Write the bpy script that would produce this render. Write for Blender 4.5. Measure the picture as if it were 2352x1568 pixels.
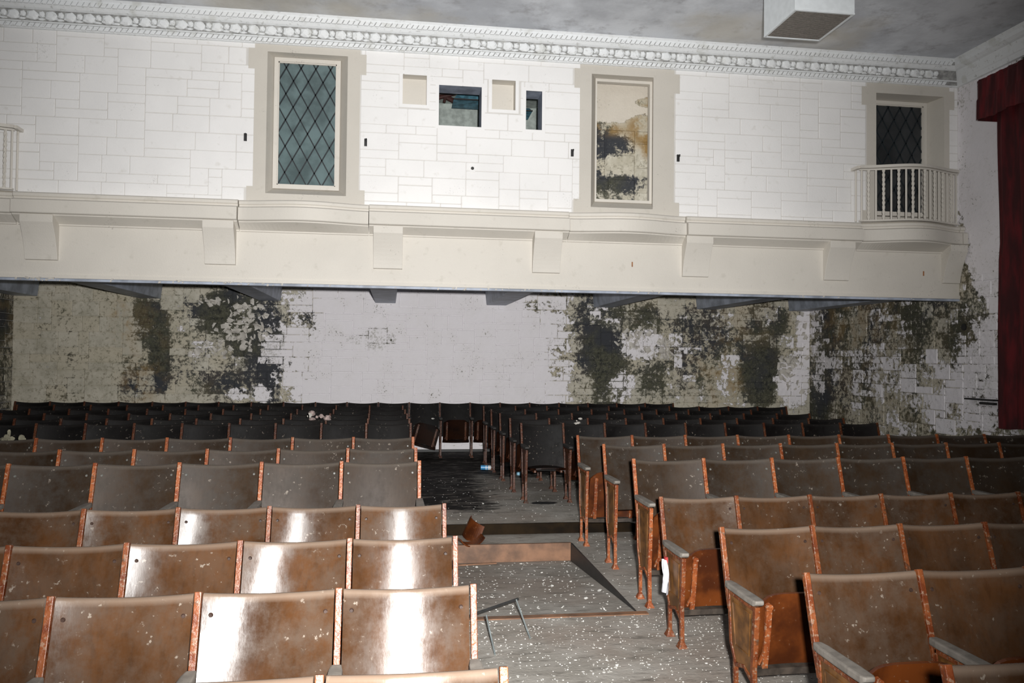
import bpy, bmesh, math, random
import numpy as np
from mathutils import Vector, Matrix
for o in list(bpy.data.objects): bpy.data.objects.remove(o, do_unlink=True)
S = bpy.context.scene
C = S.collection
random.seed(11); RNG = np.random.RandomState(5)
EYE = 1.66
FW = Vector((0.14180, 0.98964, 0.02231)); RT = Vector((0.98980, -0.14206, 0.01045)); UP = Vector((-0.01351, -0.02060, 0.99970))
FPX = 1850.0
# ---------------------------------------------------------------- camera, world, light
cam = bpy.data.cameras.new('camera'); co = bpy.data.objects.new('camera', cam); C.objects.link(co)
cam.sensor_width = 36; cam.lens = FPX / 2352 * 36; cam.clip_end = 100
co.matrix_world = Matrix(((RT.x, UP.x, -FW.x, 0), (RT.y, UP.y, -FW.y, 0), (RT.z, UP.z, -FW.z, EYE), (0, 0, 0, 1)))
S.camera = co
W = bpy.data.worlds.new('world'); S.world = W; W.use_nodes = True
W.node_tree.nodes['Background'].inputs[0].default_value = (0.75, 0.85, 1, 1)
W.node_tree.nodes['Background'].inputs[1].default_value = 0.02
S.view_settings.view_transform = 'Standard'; S.view_settings.look = 'None'; S.view_settings.gamma = 1
S.view_settings.exposure = 0.0; S.view_settings.use_curve_mapping = False
ld = bpy.data.lights.new('flash_lamp', 'SPOT'); ld.energy = 3850; ld.color = (1, 0.985, 0.965)
ld.spot_size = math.radians(87); ld.spot_blend = 1.0; ld.shadow_soft_size = 0.05
lo = bpy.data.objects.new('flash_lamp', ld); C.objects.link(lo)
lo.location = (0.12, -0.10, EYE + 0.13)
aim = Vector((0.8, 9.5, 2.3)) - lo.location
lo.rotation_euler = aim.to_track_quat('-Z', 'Y').to_euler()

def ray(x, y): return FW + RT * ((x - 1176) / FPX) - UP * ((y - 784) / FPX)
def U(x, y, Y):                       # a point of the plane at depth Y
    d = ray(x, y); d = d / d.y * Y; return Vector((d.x, Y, d.z + EYE))
def UZ(x, y, Z):                      # a point of the horizontal plane at height Z
    d = ray(x, y); d = d / d.z * (Z - EYE); return Vector((d.x, d.y, Z))
def PX(p):
    v = Vector(p) - Vector((0, 0, EYE)); k = v.dot(FW); return 1176 + FPX * v.dot(RT) / k, 784 - FPX * v.dot(UP) / k

# ---------------------------------------------------------------- material helper
class Mt:
    def __init__(s, name):
        s.m = bpy.data.materials.new(name); s.m.use_nodes = True; s.t = s.m.node_tree
        s.b = s.t.nodes['Principled BSDF']; s._tc = None
    def n(s, k, **a):
        x = s.t.nodes.new(k)
        for q, v in a.items(): setattr(x, q, v)
        return x
    def L(s, v, i):
        if isinstance(v, (int, float)): i.default_value = v
        elif isinstance(v, tuple): i.default_value = v + (1,) if len(v) == 3 and i.type == 'RGBA' else v
        else: s.t.links.new(v, i)
    def co(s, seed=False, k='Object'):
        if s._tc is None: s._tc = s.n('ShaderNodeTexCoord')
        v = s._tc.outputs[k]
        if seed:
            oi = s.n('ShaderNodeObjectInfo'); vm = s.n('ShaderNodeVectorMath', operation='MULTIPLY_ADD')
            s.L(oi.outputs['Random'], vm.inputs[0]); vm.inputs[1].default_value = (37, 53, 71); s.L(v, vm.inputs[2]); v = vm.outputs[0]
        return v
    def sc(s, v, k):
        vm = s.n('ShaderNodeVectorMath', operation='MULTIPLY'); s.L(v, vm.inputs[0]); vm.inputs[1].default_value = k; return vm.outputs[0]
    def noise(s, scale, vec=None, det=6, rough=0.55, dist=0.0):
        x = s.n('ShaderNodeTexNoise'); x.inputs['Scale'].default_value = scale; x.inputs['Detail'].default_value = det
        x.inputs['Roughness'].default_value = rough; x.inputs['Distortion'].default_value = dist
        s.L(vec if vec is not None else s.co(), x.inputs['Vector']); return x.outputs['Fac']
    def ss(s, v, a, b, lo=0.0, hi=1.0):
        x = s.n('ShaderNodeMapRange', interpolation_type='SMOOTHSTEP'); s.L(v, x.inputs[0])
        for i, q in enumerate((a, b, lo, hi)): x.inputs[i + 1].default_value = q
        return x.outputs[0]
    def ma(s, op, a, b=0.0, c=0.0):
        x = s.n('ShaderNodeMath', operation=op); s.L(a, x.inputs[0]); s.L(b, x.inputs[1]); s.L(c, x.inputs[2]); return x.outputs[0]
    def mix(s, f, a, b, mode='MIX'):
        x = s.n('ShaderNodeMix', data_type='RGBA', blend_type=mode); s.L(f, x.inputs[0]); s.L(a, x.inputs[6]); s.L(b, x.inputs[7]); return x.outputs[2]
    def attr(s, name):
        x = s.n('ShaderNodeAttribute', attribute_name=name); return x
    def bump(s, h, st=0.3, d=0.01):
        x = s.n('ShaderNodeBump'); x.inputs['Strength'].default_value = st; x.inputs['Distance'].default_value = d
        s.L(h, x.inputs['Height']); s.L(x.outputs[0], s.b.inputs['Normal'])
    def out(s, col, rough=0.6, metal=0.0, spec=None):
        s.L(col, s.b.inputs['Base Color']); s.L(rough, s.b.inputs['Roughness']); s.L(metal, s.b.inputs['Metallic'])
        if spec is not None: s.L(spec, s.b.inputs['Specular IOR Level'])
        return s.m
def plain(name, col, rough=0.6, metal=0.0, var=0.25, sc=14, spec=None):
    m = Mt(name); n = m.noise(sc, m.co(True)); d = tuple(c * (1 - var) for c in col); l = tuple(min(1, c * (1 + var * .6)) for c in col)
    m.bump(m.noise(sc * 6, m.co(True)), 0.15, 0.003)
    return m.out(m.mix(m.ss(n, .3, .7), d, l), rough, metal, spec)

def mat_paint_wall(name, base, dirt, crack=0.5):
    m = Mt(name); a = m.noise(1.3); b = m.noise(9, det=8); c = m.noise(60, det=3)
    col = m.mix(m.ss(a, .35, .75), base, tuple(x * .93 for x in base))
    col = m.mix(m.ma('MULTIPLY', m.ss(b, .60, .74), .5), col, dirt)
    col = m.mix(m.ma('MULTIPLY', m.ss(m.ma('MULTIPLY', c, m.noise(2.1)), .40, .46), crack), col, tuple(x * .45 for x in dirt))
    m.bump(m.ma('ADD', m.ma('MULTIPLY', b, .6), c), .25, .006)
    return m.out(col, .55, spec=.3)
M = {}
M['wall_white'] = mat_paint_wall('white_painted_blockwork', (.86, .85, .84), (.66, .64, .60), .35)
M['cream'] = mat_paint_wall('cream_painted_plaster', (.60, .565, .505), (.50, .47, .41))
M['cream2'] = mat_paint_wall('cream_gloss_boards', (.665, .63, .57), (.53, .50, .44)); 
M['booth'] = plain('pale_booth_plaster', (.42, .47, .44), .8)
def mat_joint():
    m = Mt('painted_mortar_joint'); return m.out(m.mix(m.noise(5), (.58, .56, .53), (.76, .74, .71)), .8)
M['joint'] = mat_joint()
def mat_peel(name='peeling_blockwork', pa=(.90, .87, .90), pb=(.78, .75, .74)):
    m = Mt(name); a = m.attr('fld'); sp = m.n('ShaderNodeSeparateColor'); m.L(a.outputs['Color'], sp.inputs[0])
    R, G, B = sp.outputs[0], sp.outputs[1], sp.outputs[2]; bk = m.attr('blk').outputs['Fac']
    n1 = m.noise(3.2, det=10, rough=.68); n2 = m.noise(14, det=8, rough=.7, dist=.4); n3 = m.noise(45, det=4); n4 = m.noise(1.7, m.sc(m.co(), (1, 1, .45)), det=8)
    v = m.ma('ADD', R, m.ma('MULTIPLY', m.ma('SUBTRACT', n1, .5), 1.5))
    v = m.ma('ADD', v, m.ma('MULTIPLY', m.ma('SUBTRACT', n2, .5), 1.5)); v = m.ma('ADD', v, m.ma('MULTIPLY', m.ma('SUBTRACT', bk, .5), .40))
    peel = m.ss(v, .49, .53)
    g = m.ma('ADD', G, m.ma('MULTIPLY', m.ma('SUBTRACT', n4, .5), 1.3)); g = m.ma('ADD', g, m.ma('MULTIPLY', m.ma('SUBTRACT', bk, .5), .34))
    g = m.ma('ADD', g, m.ma('MULTIPLY', m.ma('SUBTRACT', n2, .5), 2.2)); g = m.ma('ADD', g, m.ma('MULTIPLY', m.ma('SUBTRACT', n3, .5), .7)); dk = m.ss(g, .32, .72)
    beige = m.mix(m.ss(n1, .35, .65), (.46, .43, .345), (.64, .61, .52)); beige = m.mix(m.ss(bk, .2, .9, 0, .5), beige, (.56, .50, .37))
    grime = m.ss(m.ma('ADD', n2, m.ma('MULTIPLY', m.ma('SUBTRACT', n3, .5), .5)), .50, .66, 0, .55)
    beige = m.mix(grime, beige, (.20, .185, .125))
    dark = m.mix(m.ss(n2, .35, .6), (.022, .024, .022), (.085, .085, .058)); dark = m.mix(m.ss(n3, .5, .7, 0, .5), dark, (.20, .19, .15))
    dark = m.mix(m.ss(m.noise(1.1), .45, .6), dark, (.045, .048, .055))
    st = m.mix(dk, beige, dark)
    st = m.mix(m.ma('MULTIPLY', B, m.ss(n1, .42, .60)), st, m.mix(n2, (.16, .085, .022), (.46, .32, .14)))
    pt = m.mix(m.ss(n1, .4, .7, 0, .3), pa, pb); pt = m.mix(m.ma('MULTIPLY', m.ma('MULTIPLY', dk, m.ss(n3, .4, .6)), .55), pt, (.30, .29, .23))
    pt = m.mix(m.ss(m.ma('ADD', n3, m.ma('MULTIPLY', n1, .9)), 1.16, 1.22, 0, .8), pt, (.18, .17, .13))
    col = m.mix(peel, pt, st)
    # paint edge lifts
    m.bump(m.ma('ADD', m.ma('MULTIPLY', m.ma('SUBTRACT', 1.0, peel), .8), m.ma('MULTIPLY', n2, .8)), .8, .012)
    return m.out(col, .75, spec=.25)
M['peel'] = mat_peel(); M['peelfill'] = mat_peel('peeling_block_filling', (.66, .61, .53), (.52, .47, .40))
def mat_ceiling():
    m = Mt('mildewed_ceiling_plaster'); v = m.sc(m.co(), (1, 1.0, 1)); a = m.noise(.8, v, det=9, rough=.62); b = m.noise(3.5, v, det=8, rough=.65); c = m.noise(.35, v)
    col = m.mix(m.ss(a, .36, .64), (.50, .52, .56), (.80, .83, .88)); col = m.mix(m.ss(b, .50, .72, 0, .65), col, (.33, .33, .35))
    col = m.mix(m.ss(c, .54, .68, 0, .55), col, (.56, .50, .38)); m.bump(b, .3, .02); return m.out(col, .85)
M['ceil'] = mat_ceiling()
def mat_cornice():
    m = Mt('white_moulded_plaster'); b = m.noise(22, det=6); c = m.noise(5, det=5)
    col = m.mix(m.ss(b, .58, .70, 0, .6), (.84, .86, .87), (.42, .42, .40)); col = m.mix(m.ss(c, .55, .7, 0, .4), col, (.50, .50, .44)); m.bump(b, .5, .01); return m.out(col, .7)
M['cornice'] = mat_cornice()
def mat_floor():
    m = Mt('dusty_littered_floor'); v = m.co(); a = m.noise(2.2, v, det=10, rough=.68); b = m.noise(30, v, det=5, rough=.7); s = m.sc(v, (1, 3.2, 1)); w = m.noise(5, s, det=8, rough=.7)
    col = m.mix(m.ss(a, .35, .65), (.23, .212, .185), (.345, .325, .295)); col = m.mix(m.ss(m.noise(.9, v), .42, .62, 0, .6), col, (.24, .19, .155)); col = m.mix(m.ss(w, .5, .72, 0, .8), col, (.07, .062, .05))
    col = m.mix(m.ss(b, .60, .70, 0, .5), col, (.40, .38, .34))
    # sodden black patch on the raised floor by the left block
    p = m.n('ShaderNodeSeparateXYZ'); m.L(v, p.inputs[0]); X, Y = p.outputs[0], p.outputs[1]
    k = m.ma('MULTIPLY', m.ss(Y, 7.9, 8.5), m.ma('SUBTRACT', 1.0, m.ss(X, .8, 1.5))); k2 = m.ss(Y, 9.6, 11.2); k = m.ma('MAXIMUM', k, k2)
    k = m.ma('ADD', k, m.ma('MULTIPLY', m.ma('SUBTRACT', w, .5), 2.6)); wet = m.ss(k, .40, 1.0)
    col = m.mix(wet, col, (.012, .010, .009)); r = m.mix(wet, (.8, .8, .8), (.6, .6, .6)); m.L(m.ma('SUBTRACT', .4, m.ma('MULTIPLY', wet, .35)), m.b.inputs['Specular IOR Level'])
    m.bump(m.ma('ADD', w, b), .5, .01); return m.out(col, r)
M['floor'] = mat_floor()
def mat_board(name, lo_, hi_, dust, dustamt, rough=(.14, .28), ani=0.0, spc=.5):
    m = Mt(name); v = m.co(True); g = m.noise(3, m.sc(v, (1, 1, .5)), det=6); w = m.noise(16, m.sc(v, (3, 3, .5)), det=4); p = m.noise(7, v, det=8, rough=.7)
    oi = m.n('ShaderNodeObjectInfo'); rnd = m.ss(oi.outputs['Random'], 0, 1)
    col = m.mix(m.ss(g, .32, .66), lo_, hi_); col = m.mix(m.ss(w, .45, .75, 0, .35), col, tuple(c * .6 for c in lo_))
    dz = m.ma('MULTIPLY', m.ma('ADD', m.ma('MULTIPLY', rnd, .7), .55), dustamt)
    col = m.mix(m.ma('MULTIPLY', m.ss(p, .34, .66), dz), col, dust)
    sp = m.noise(38, v, det=3, rough=.6); spk = m.ma('MULTIPLY', m.ss(sp, .62, .68), m.ss(p, .50, .60)); col = m.mix(m.ma('MULTIPLY', spk, .8), col, (.20, .17, .14))
    ed = m.attr('edge').outputs['Fac']; col = m.mix(m.ma('MULTIPLY', ed, .6), col, tuple(min(1, c * 2.4) for c in dust))
    r = m.ss(m.ma('ADD', p, m.ma('MULTIPLY', w, .25)), .42, .82, rough[0], rough[1]); m.bump(m.ma('ADD', w, m.ma('MULTIPLY', sp, .4)), .10, .002)
    if ani:
        tg = m.n('ShaderNodeVectorTransform', vector_type='VECTOR', convert_from='OBJECT', convert_to='WORLD'); tg.inputs[0].default_value = (0, .285, .958)
        m.L(tg.outputs[0], m.b.inputs['Tangent']); m.b.inputs['Anisotropic'].default_value = ani
    return m.out(col, r, spec=spc)
M['boardA'] = mat_board('worn_varnished_plywood', (.030, .0125, .0045), (.068, .0300, .0125), (.066, .049, .037), .55, (.20, .36), .75, .32)
M['boardB'] = mat_board('dusty_dark_plywood', (.020, .0108, .0052), (.033, .0195, .0108), (.033, .028, .0235), .60, (.42, .58), 0, .22)
M['boardC'] = mat_board('falloff_dark_plywood', (.0016, .0012, .0011), (.0042, .0030, .0028), (.006, .0052, .0048), .6, (.5, .7), 0, .22)  # far rows: dark wood, with the flash falloff put into the colour too
def mat_rust(name, k):
    m = Mt(name); v = m.co(True); a = m.noise(14, v, det=6); b = m.noise(60, v, det=3)
    col = m.mix(m.ss(a, .38, .60), (.30 * k, .065 * k, .016 * k), (.52 * k, .15 * k, .045 * k)); col = m.mix(m.ss(b, .55, .64, 0, .8), col, (.60 * k, .38 * k, .25 * k)); col = m.mix(m.ss(a, .60, .68, 0, .7), col, (.12 * k, .07 * k, .04 * k))
    m.bump(m.ma('ADD', a, b), .8, .004); return m.out(col, .42, spec=.35)
M['rustA'] = mat_rust('flaking_orange_painted_iron', .30); M['rustB'] = mat_rust('rusted_iron_frame', .52); M['rustC'] = mat_rust('dull_rusted_iron', .16)
def mat_panel(k):
    m = Mt('brown_cast_panel'); v = m.co(True); a = m.noise(12, v); col = m.mix(m.ss(a, .35, .65), (.085 * k, .035 * k, .008 * k), (.20 * k, .085 * k, .02 * k)); m.bump(a, .4, .004); return m.out(col, .4)
M['panel'] = mat_panel(.8)
M['armA'] = plain('grey_worn_armrest_wood', (.155, .14, .122), .7, sc=20)
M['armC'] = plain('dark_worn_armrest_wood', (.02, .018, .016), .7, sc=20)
def mat_under(name, k):
    m = Mt(name); v = m.co(True); a = m.noise(5, v, det=7); col = m.mix(m.ss(a, .35, .62), (.060 * k, .014 * k, .003 * k), (.16 * k, .040 * k, .007 * k)); col = m.mix(m.ss(m.noise(40, v), .64, .72, 0, .5), col, (.3 * k, .22 * k, .15 * k)); return m.out(col, .36, spec=.5 if k > .3 else .12)
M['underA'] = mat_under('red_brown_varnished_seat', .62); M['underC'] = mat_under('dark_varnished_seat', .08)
M['glass'] = plain('frosted_green_glass', (.12, .17, .175), .25, var=.35, sc=4); M['glassdark'] = plain('dark_window_glass', (.035, .038, .04), .25, var=.3, sc=4)
M['lead'] = plain('black_lead_came', (.008, .014, .018), .5)
M['beam'] = plain('blue_grey_painted_steel', (.36, .40, .48), .5, var=.35, sc=5)
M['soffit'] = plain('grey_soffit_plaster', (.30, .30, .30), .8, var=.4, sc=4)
M['metalw'] = plain('white_painted_sheet_metal', (.80, .84, .86), .4, var=.06)
M['grille'] = plain('taupe_mesh_cloth', (.20, .18, .16), .9, var=.2, sc=60)
def mat_velvet():
    m = Mt('dark_red_velvet'); v = m.co(); a = m.noise(9, m.sc(v, (1, 1, .2)), det=5); col = m.mix(m.ss(a, .4, .7), (.035, .001, .002), (.12, .003, .006)); m.b.inputs['Sheen Weight'].default_value = .08; m.b.inputs['Sheen Tint'].default_value = (1, .1, .12, 1); m.bump(m.noise(50), .2, .004); return m.out(col, .85)
M['velvet'] = mat_velvet()
M['brown'] = plain('scuffed_brown_riser_board', (.17, .085, .045), .5, var=.45, sc=7)
M['riserdark'] = plain('dark_rotting_riser_board', (.012, .0065, .002), .7, var=.6, sc=5, spec=.1)
M['black'] = plain('blackened_iron', (.02, .02, .02), .5)
M['chip'] = plain('fallen_paint_chips', (.70, .69, .65), .6, var=.4, sc=3)
M['flake'] = plain('curled_white_paint', (.58, .55, .50), .6, var=.15)
M['steel'] = plain('bright_steel_tube', (.55, .62, .62), .25, .8)
M['canblue'] = plain('sky_blue_can_paint', (.06, .30, .60), .3); M['canwhite'] = plain('white_can_label', (.75, .78, .80), .4)
M['plasticblue'] = plain('pale_blue_plastic', (.35, .62, .80), .3)
M['rag'] = plain('white_cloth_rag', (.50, .50, .53), .9); M['redtag'] = plain('red_cloth_strip', (.30, .02, .02), .8)
M['plaster'] = plain('crumbling_plaster_lump', (.30, .28, .20), .9, var=.45, sc=9)
M['debris'] = plain('pinkish_debris', (.36, .28, .26), .9, var=.7, sc=16)
M['lino'] = plain('curled_grey_lino', (.22, .22, .20), .7)
M['fixblue'] = plain('blue_enamel_reflector', (.13, .32, .42), .4, var=.5, sc=12)
M['redjunk'] = plain('dark_red_rusty_pipework', (.05, .015, .012), .7)
M['orange'] = plain('rust_mark_iron', (.30, .12, .04), .6)

# ---------------------------------------------------------------- object helpers
def new(name, me, mat, parent=None):
    o = bpy.data.objects.new(name, me)
    if mat is not None and not me.materials: me.materials.append(mat)
    C.objects.link(o)
    if parent: o.parent = parent
    return o
def meshof(name, V, F, smooth=False):
    me = bpy.data.meshes.new(name); me.from_pydata([tuple(v) for v in V], [], F); me.update()
    if smooth: me.polygons.foreach_set('use_smooth', [True] * len(me.polygons))
    return me
class MB:
    def __init__(s): s.V = []; s.F = []
    def add(s, V, F):
        k = len(s.V); s.V += [tuple(v) for v in V]; s.F += [tuple(i + k for i in f) for f in F]; return s
    def box(s, x0, x1, y0, y1, z0, z1):
        return s.add([(x0, y0, z0), (x1, y0, z0), (x1, y1, z0), (x0, y1, z0), (x0, y0, z1), (x1, y0, z1), (x1, y1, z1), (x0, y1, z1)],
                     [(0, 3, 2, 1), (4, 5, 6, 7), (0, 1, 5, 4), (1, 2, 6, 5), (2, 3, 7, 6), (3, 0, 4, 7)])
    def hexa(s, P): return s.add(P, [(0, 3, 2, 1), (4, 5, 6, 7), (0, 1, 5, 4), (1, 2, 6, 5), (2, 3, 7, 6), (3, 0, 4, 7)])
    def tube(s, pts, r, n=8, cap=True):
        pts = [Vector(p) for p in pts]; R = r if isinstance(r, (list, tuple)) else [r] * len(pts); V = []; F = []
        for i, p in enumerate(pts):
            d = (pts[min(i + 1, len(pts) - 1)] - pts[max(i - 1, 0)]).normalized(); a = d.orthogonal().normalized() if i == 0 else (a - d * a.dot(d)).normalized(); b = d.cross(a)
            for k in range(n):
                t = 2 * math.pi * k / n; V.append(p + (a * math.cos(t) + b * math.sin(t)) * R[i])
        for i in range(len(pts) - 1):
            for k in range(n): F.append((i * n + k, i * n + (k + 1) % n, (i + 1) * n + (k + 1) % n, (i + 1) * n + k))
        if cap: F.append(tuple(reversed(range(n)))); F.append(tuple(range((len(pts) - 1) * n, len(pts) * n)))
        return s.add(V, F)
    def bar(s, pts, w, h, ax=Vector((1, 0, 0))):      # rectangular bar along pts, w along ax
        pts = [Vector(p) for p in pts]; V = []; F = []
        for i, p in enumerate(pts):
            d = (pts[min(i + 1, len(pts) - 1)] - pts[max(i - 1, 0)]).normalized(); b = d.cross(ax).normalized()
            for u, v in ((-1, -1), (1, -1), (1, 1), (-1, 1)): V.append(p + ax * (u * w / 2) + b * (v * h / 2))
        for i in range(len(pts) - 1):
            for k in range(4): F.append((i * 4 + k, i * 4 + (k + 1) % 4, i * 4 + 4 + (k + 1) % 4, i * 4 + 4 + k))
        F.append((3, 2, 1, 0)); n = (len(pts) - 1) * 4; F.append((n, n + 1, n + 2, n + 3)); return s.add(V, F)
    def blob(s, c, r, seed=0, n=8):
        V = []; F = []; rr = random.Random(seed)
        for i in range(n + 1):
            for j in range(n):
                a = math.pi * i / n; b = 2 * math.pi * j / n; k = 1 + rr.uniform(-.18, .18) if 0 < i < n else 1
                V.append((c[0] + r[0] * k * math.sin(a) * math.cos(b), c[1] + r[1] * k * math.sin(a) * math.sin(b), c[2] + r[2] * k * math.cos(a)))
        for i in range(n):
            for j in range(n): F.append((i * n + j, (i + 1) * n + j, (i + 1) * n + (j + 1) % n, i * n + (j + 1) % n))
        return s.add(V, F)
    def mesh(s, name, smooth=False, bevel=0):
        me = meshof(name, s.V, s.F, smooth)
        bm = bmesh.new(); bm.from_mesh(me); bmesh.ops.recalc_face_normals(bm, faces=bm.faces)
        if bevel: bmesh.ops.bevel(bm, geom=[e for e in bm.edges if e.calc_face_angle(0) > .5], offset=bevel, segments=2, affect='EDGES', profile=.6)
        bm.to_mesh(me); bm.free(); me.update()
        if smooth: me.set_sharp_from_angle(angle=math.radians(50))
        return me
    def build(s, name, mat, parent=None, smooth=False, bevel=0): return new(name, s.mesh(name, smooth, bevel), mat, parent)
def tag(o, label, cat, group=None, kind=None):
    o['label'] = label; o['category'] = cat
    if group: o['group'] = group
    if kind: o['kind'] = kind
    return o
def struct(o): o['kind'] = 'structure'; return o
def thing(name, loc, label, cat, group=None):
    o = bpy.data.objects.new(name, None); C.objects.link(o); o.location = loc; o.empty_display_size = .1; return tag(o, label, cat, group)
def clip_line(p, q, x0, x1, z0, z1):
    t0, t1 = 0, 1; dx, dz = q[0] - p[0], q[1] - p[1]
    for pp, qq in ((-dx, p[0] - x0), (dx, x1 - p[0]), (-dz, p[1] - z0), (dz, z1 - p[1])):
        if abs(pp) < 1e-9:
            if qq < 0: return None
        else:
            t = qq / pp
            if pp < 0: t0 = max(t0, t)
            else: t1 = min(t1, t)
    return None if t0 >= t1 else ((p[0] + dx * t0, p[1] + dz * t0), (p[0] + dx * t1, p[1] + dz * t1))

# ---------------------------------------------------------------- blockwork
def ashlar(u0, u1, v0, v1, holes=(), seed=1, du=.05, dv=.1, wmin=4, wmax=9):
    r = random.Random(seed); nc = int(round((u1 - u0) / du)); nr = int(round((v1 - v0) / dv)); du = (u1 - u0) / nc; dv = (v1 - v0) / nr
    occ = np.zeros((nr, nc), bool)
    for (a, b, c, d) in holes:
        i0 = max(0, int(round((a - u0) / du))); i1 = min(nc, int(round((b - u0) / du))); j0 = max(0, int(round((c - v0) / dv))); j1 = min(nr, int(round((d - v0) / dv))); occ[j0:j1, i0:i1] = True
    B = []
    for j in range(nr):
        i = 0
        while i < nc:
            if occ[j, i]: i += 1; continue
            run = 0
            while i + run < nc and not occ[j, i + run] and run < wmax + 4: run += 1
            w = r.randint(wmin, wmax)
            if run - w < 3: w = run if run <= wmax + 3 else run // 2
            h = 2 if (j + 1 < nr and not occ[j + 1, i:i + w].any() and r.random() < .55) else 1
            occ[j:j + h, i:i + w] = True; B.append((u0 + i * du, u0 + (i + w) * du, v0 + j * dv, v0 + (j + h) * dv)); i += w
    return B
def block_mesh(name, blocks, fmap, mat, gap=.005, relief=.008, sub=None, field=None, jitter=.0, jmat=None):
    """fmap(u, v, w) -> world point, w = distance out of the wall"""
    V = []; F = []; K = []; r = random.Random(3)
    for (a, b, c, d) in blocks:
        nx = max(1, int((b - a) / sub)) if sub else 1; ny = max(1, int((d - c) / sub)) if sub else 1
        g = gap * r.uniform(.6, 1.4); e = g + relief * 1.2; h = relief * r.uniform(.7, 1.3); kb = r.random(); k0 = len(V)
        us = [a + g, a + e] + [a + e + (b - a - 2 * e) * i / nx for i in range(1, nx)] + [b - e, b - g]; vs = [c + g, c + e] + [c + e + (d - c - 2 * e) * i / ny for i in range(1, ny)] + [d - e, d - g]
        for j, v in enumerate(vs):
            for i, u in enumerate(us):
                rim = i in (0, len(us) - 1) or j in (0, len(vs) - 1)
                jit = 0 if rim or not jitter else r.uniform(-jitter, jitter)
                V.append(fmap(u, v, 0 if rim else h + jit)); K.append(kb)
        n = len(us)
        for j in range(len(vs) - 1):
            for i in range(n - 1): F.append((k0 + j * n + i, k0 + j * n + i + 1, k0 + (j + 1) * n + i + 1, k0 + (j + 1) * n + i))
    me = meshof(name, V, F)
    if field: paint_field(me, field, K)
    return me
def paint_field(me, field, K=None):
    A = np.array([field(*PX(v.co)) for v in me.vertices], np.float32); A = np.concatenate([A, np.ones((len(A), 1), np.float32)], 1)
    ca = me.color_attributes.new('fld', 'FLOAT_COLOR', 'POINT'); ca.data.foreach_set('color', A.ravel())
    at = me.attributes.new('blk', 'FLOAT', 'POINT'); at.data.foreach_set('value', K if K else [.5] * len(me.vertices))
def layered(base, layers):
    def f(x, y):
        c = np.array(base, float)
        for (cx, cy, rx, ry, R, G, B) in layers:
            d = math.hypot((x - cx) / rx, (y - cy) / ry)
            if d < 1.9:
                w = 1 / (1 + math.exp(min(50, 7 * (d - 1)))); c = c * (1 - w) + np.array((R, G, B)) * w
        return c
    return f
YB, YU, XR, XL, ZC = 13.35, 9.55, 7.235, -5.85, 5.58
BACK = layered((1, .12, .1), [
 (345, 745, 48, 60, 1, 1.0, .2), (368, 830, 26, 80, 1, 1.05, .15), (278, 745, 22, 50, 1, .1, .9), (320, 880, 40, 55, 1, .55, .6), (300,820,20,60,1,.5,.3),
 (430, 700, 50, 30, 1, .35, 0), (430, 760, 34, 45, .75, .3, 0), (440, 850, 50, 60, .95, .45, .1), (520, 720, 65, 55, 1, 1.05, 0), (560, 760, 55, 70, .8, .75, 0), (610, 800, 52, 140, 1, .95, 0), (520, 880, 60, 45, .9, .6, .1), (470,815,30,40,.7,.3,0),
 (985, 830, 335, 260, -.3, -.1, 0), (700, 715, 40, 40, .3, .35, 0), (545, 905, 26, 16, .1, .2, 0), (600, 905, 14, 22, .2, .2, 0), (860, 775, 55, 30, .25, .5, 0), (1250, 700, 60, 14, .40, .55, 0), (1285, 800, 34, 110, .28, .3, .1),
 (1345, 760, 40, 80, .85, .7, .1), (1388, 820, 52, 120, 1, 1.0, 0), (1335, 890, 30, 40, .8, .5, .1), (1395, 715, 60, 30, .7, .7, 0), (1480, 792, 55, 42, .12, .2, 0), (1500, 730, 60, 30, .85, .65, .1), (1500, 880, 70, 45, .8, .75, 0), (1430, 890, 30, 40, .6, .5, 0),
 (1640, 800, 95, 130, .66, .52, .35), (1560,850,30,60,.55,.5,.1), (1685, 865, 38, 60, .5, .15, .9), (1600, 740, 50, 40, .8, .6, .1), (1745, 860, 48, 80, 1, .95, 0), (1765, 740, 50, 50, .85, .7, .2), (1822, 870, 36, 70, .1, .25, 0), (1850, 760, 20, 80, .05, .2, 0)])
RIGHT = layered((.70, .5, .15), [(1880, 930, 30, 60, .9, 1.0, 0), (1885, 800, 18, 110, .5, .6, 0), (1960, 745, 70, 60, .80, .60, .5), (2050, 740, 60, 60, .66, .62, .4), (2110, 730, 50, 60, .72, .72, 0), (1990, 860, 60, 60, .55, .55, .2), (2060, 900, 60, 80, .6, .45, .2), (2140, 860, 60, 60, .5, .4, 0),
 (2200, 760, 40, 70, .75, .7, .1), (2190, 920, 60, 90, .35, .3, .1), (2260, 850, 50, 150, .12, .25, .1), (2270, 640, 40, 90, .2, .35, 0), (2270, 330, 70, 240, -.5, .1, 0), (2240, 700, 26, 30, .6, .5, 0)])
LEFT = layered((1, .5, .1), [(10, 740, 30, 60, 1, .9, .3), (10, 880, 30, 50, 1, .6, .1)])

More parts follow.
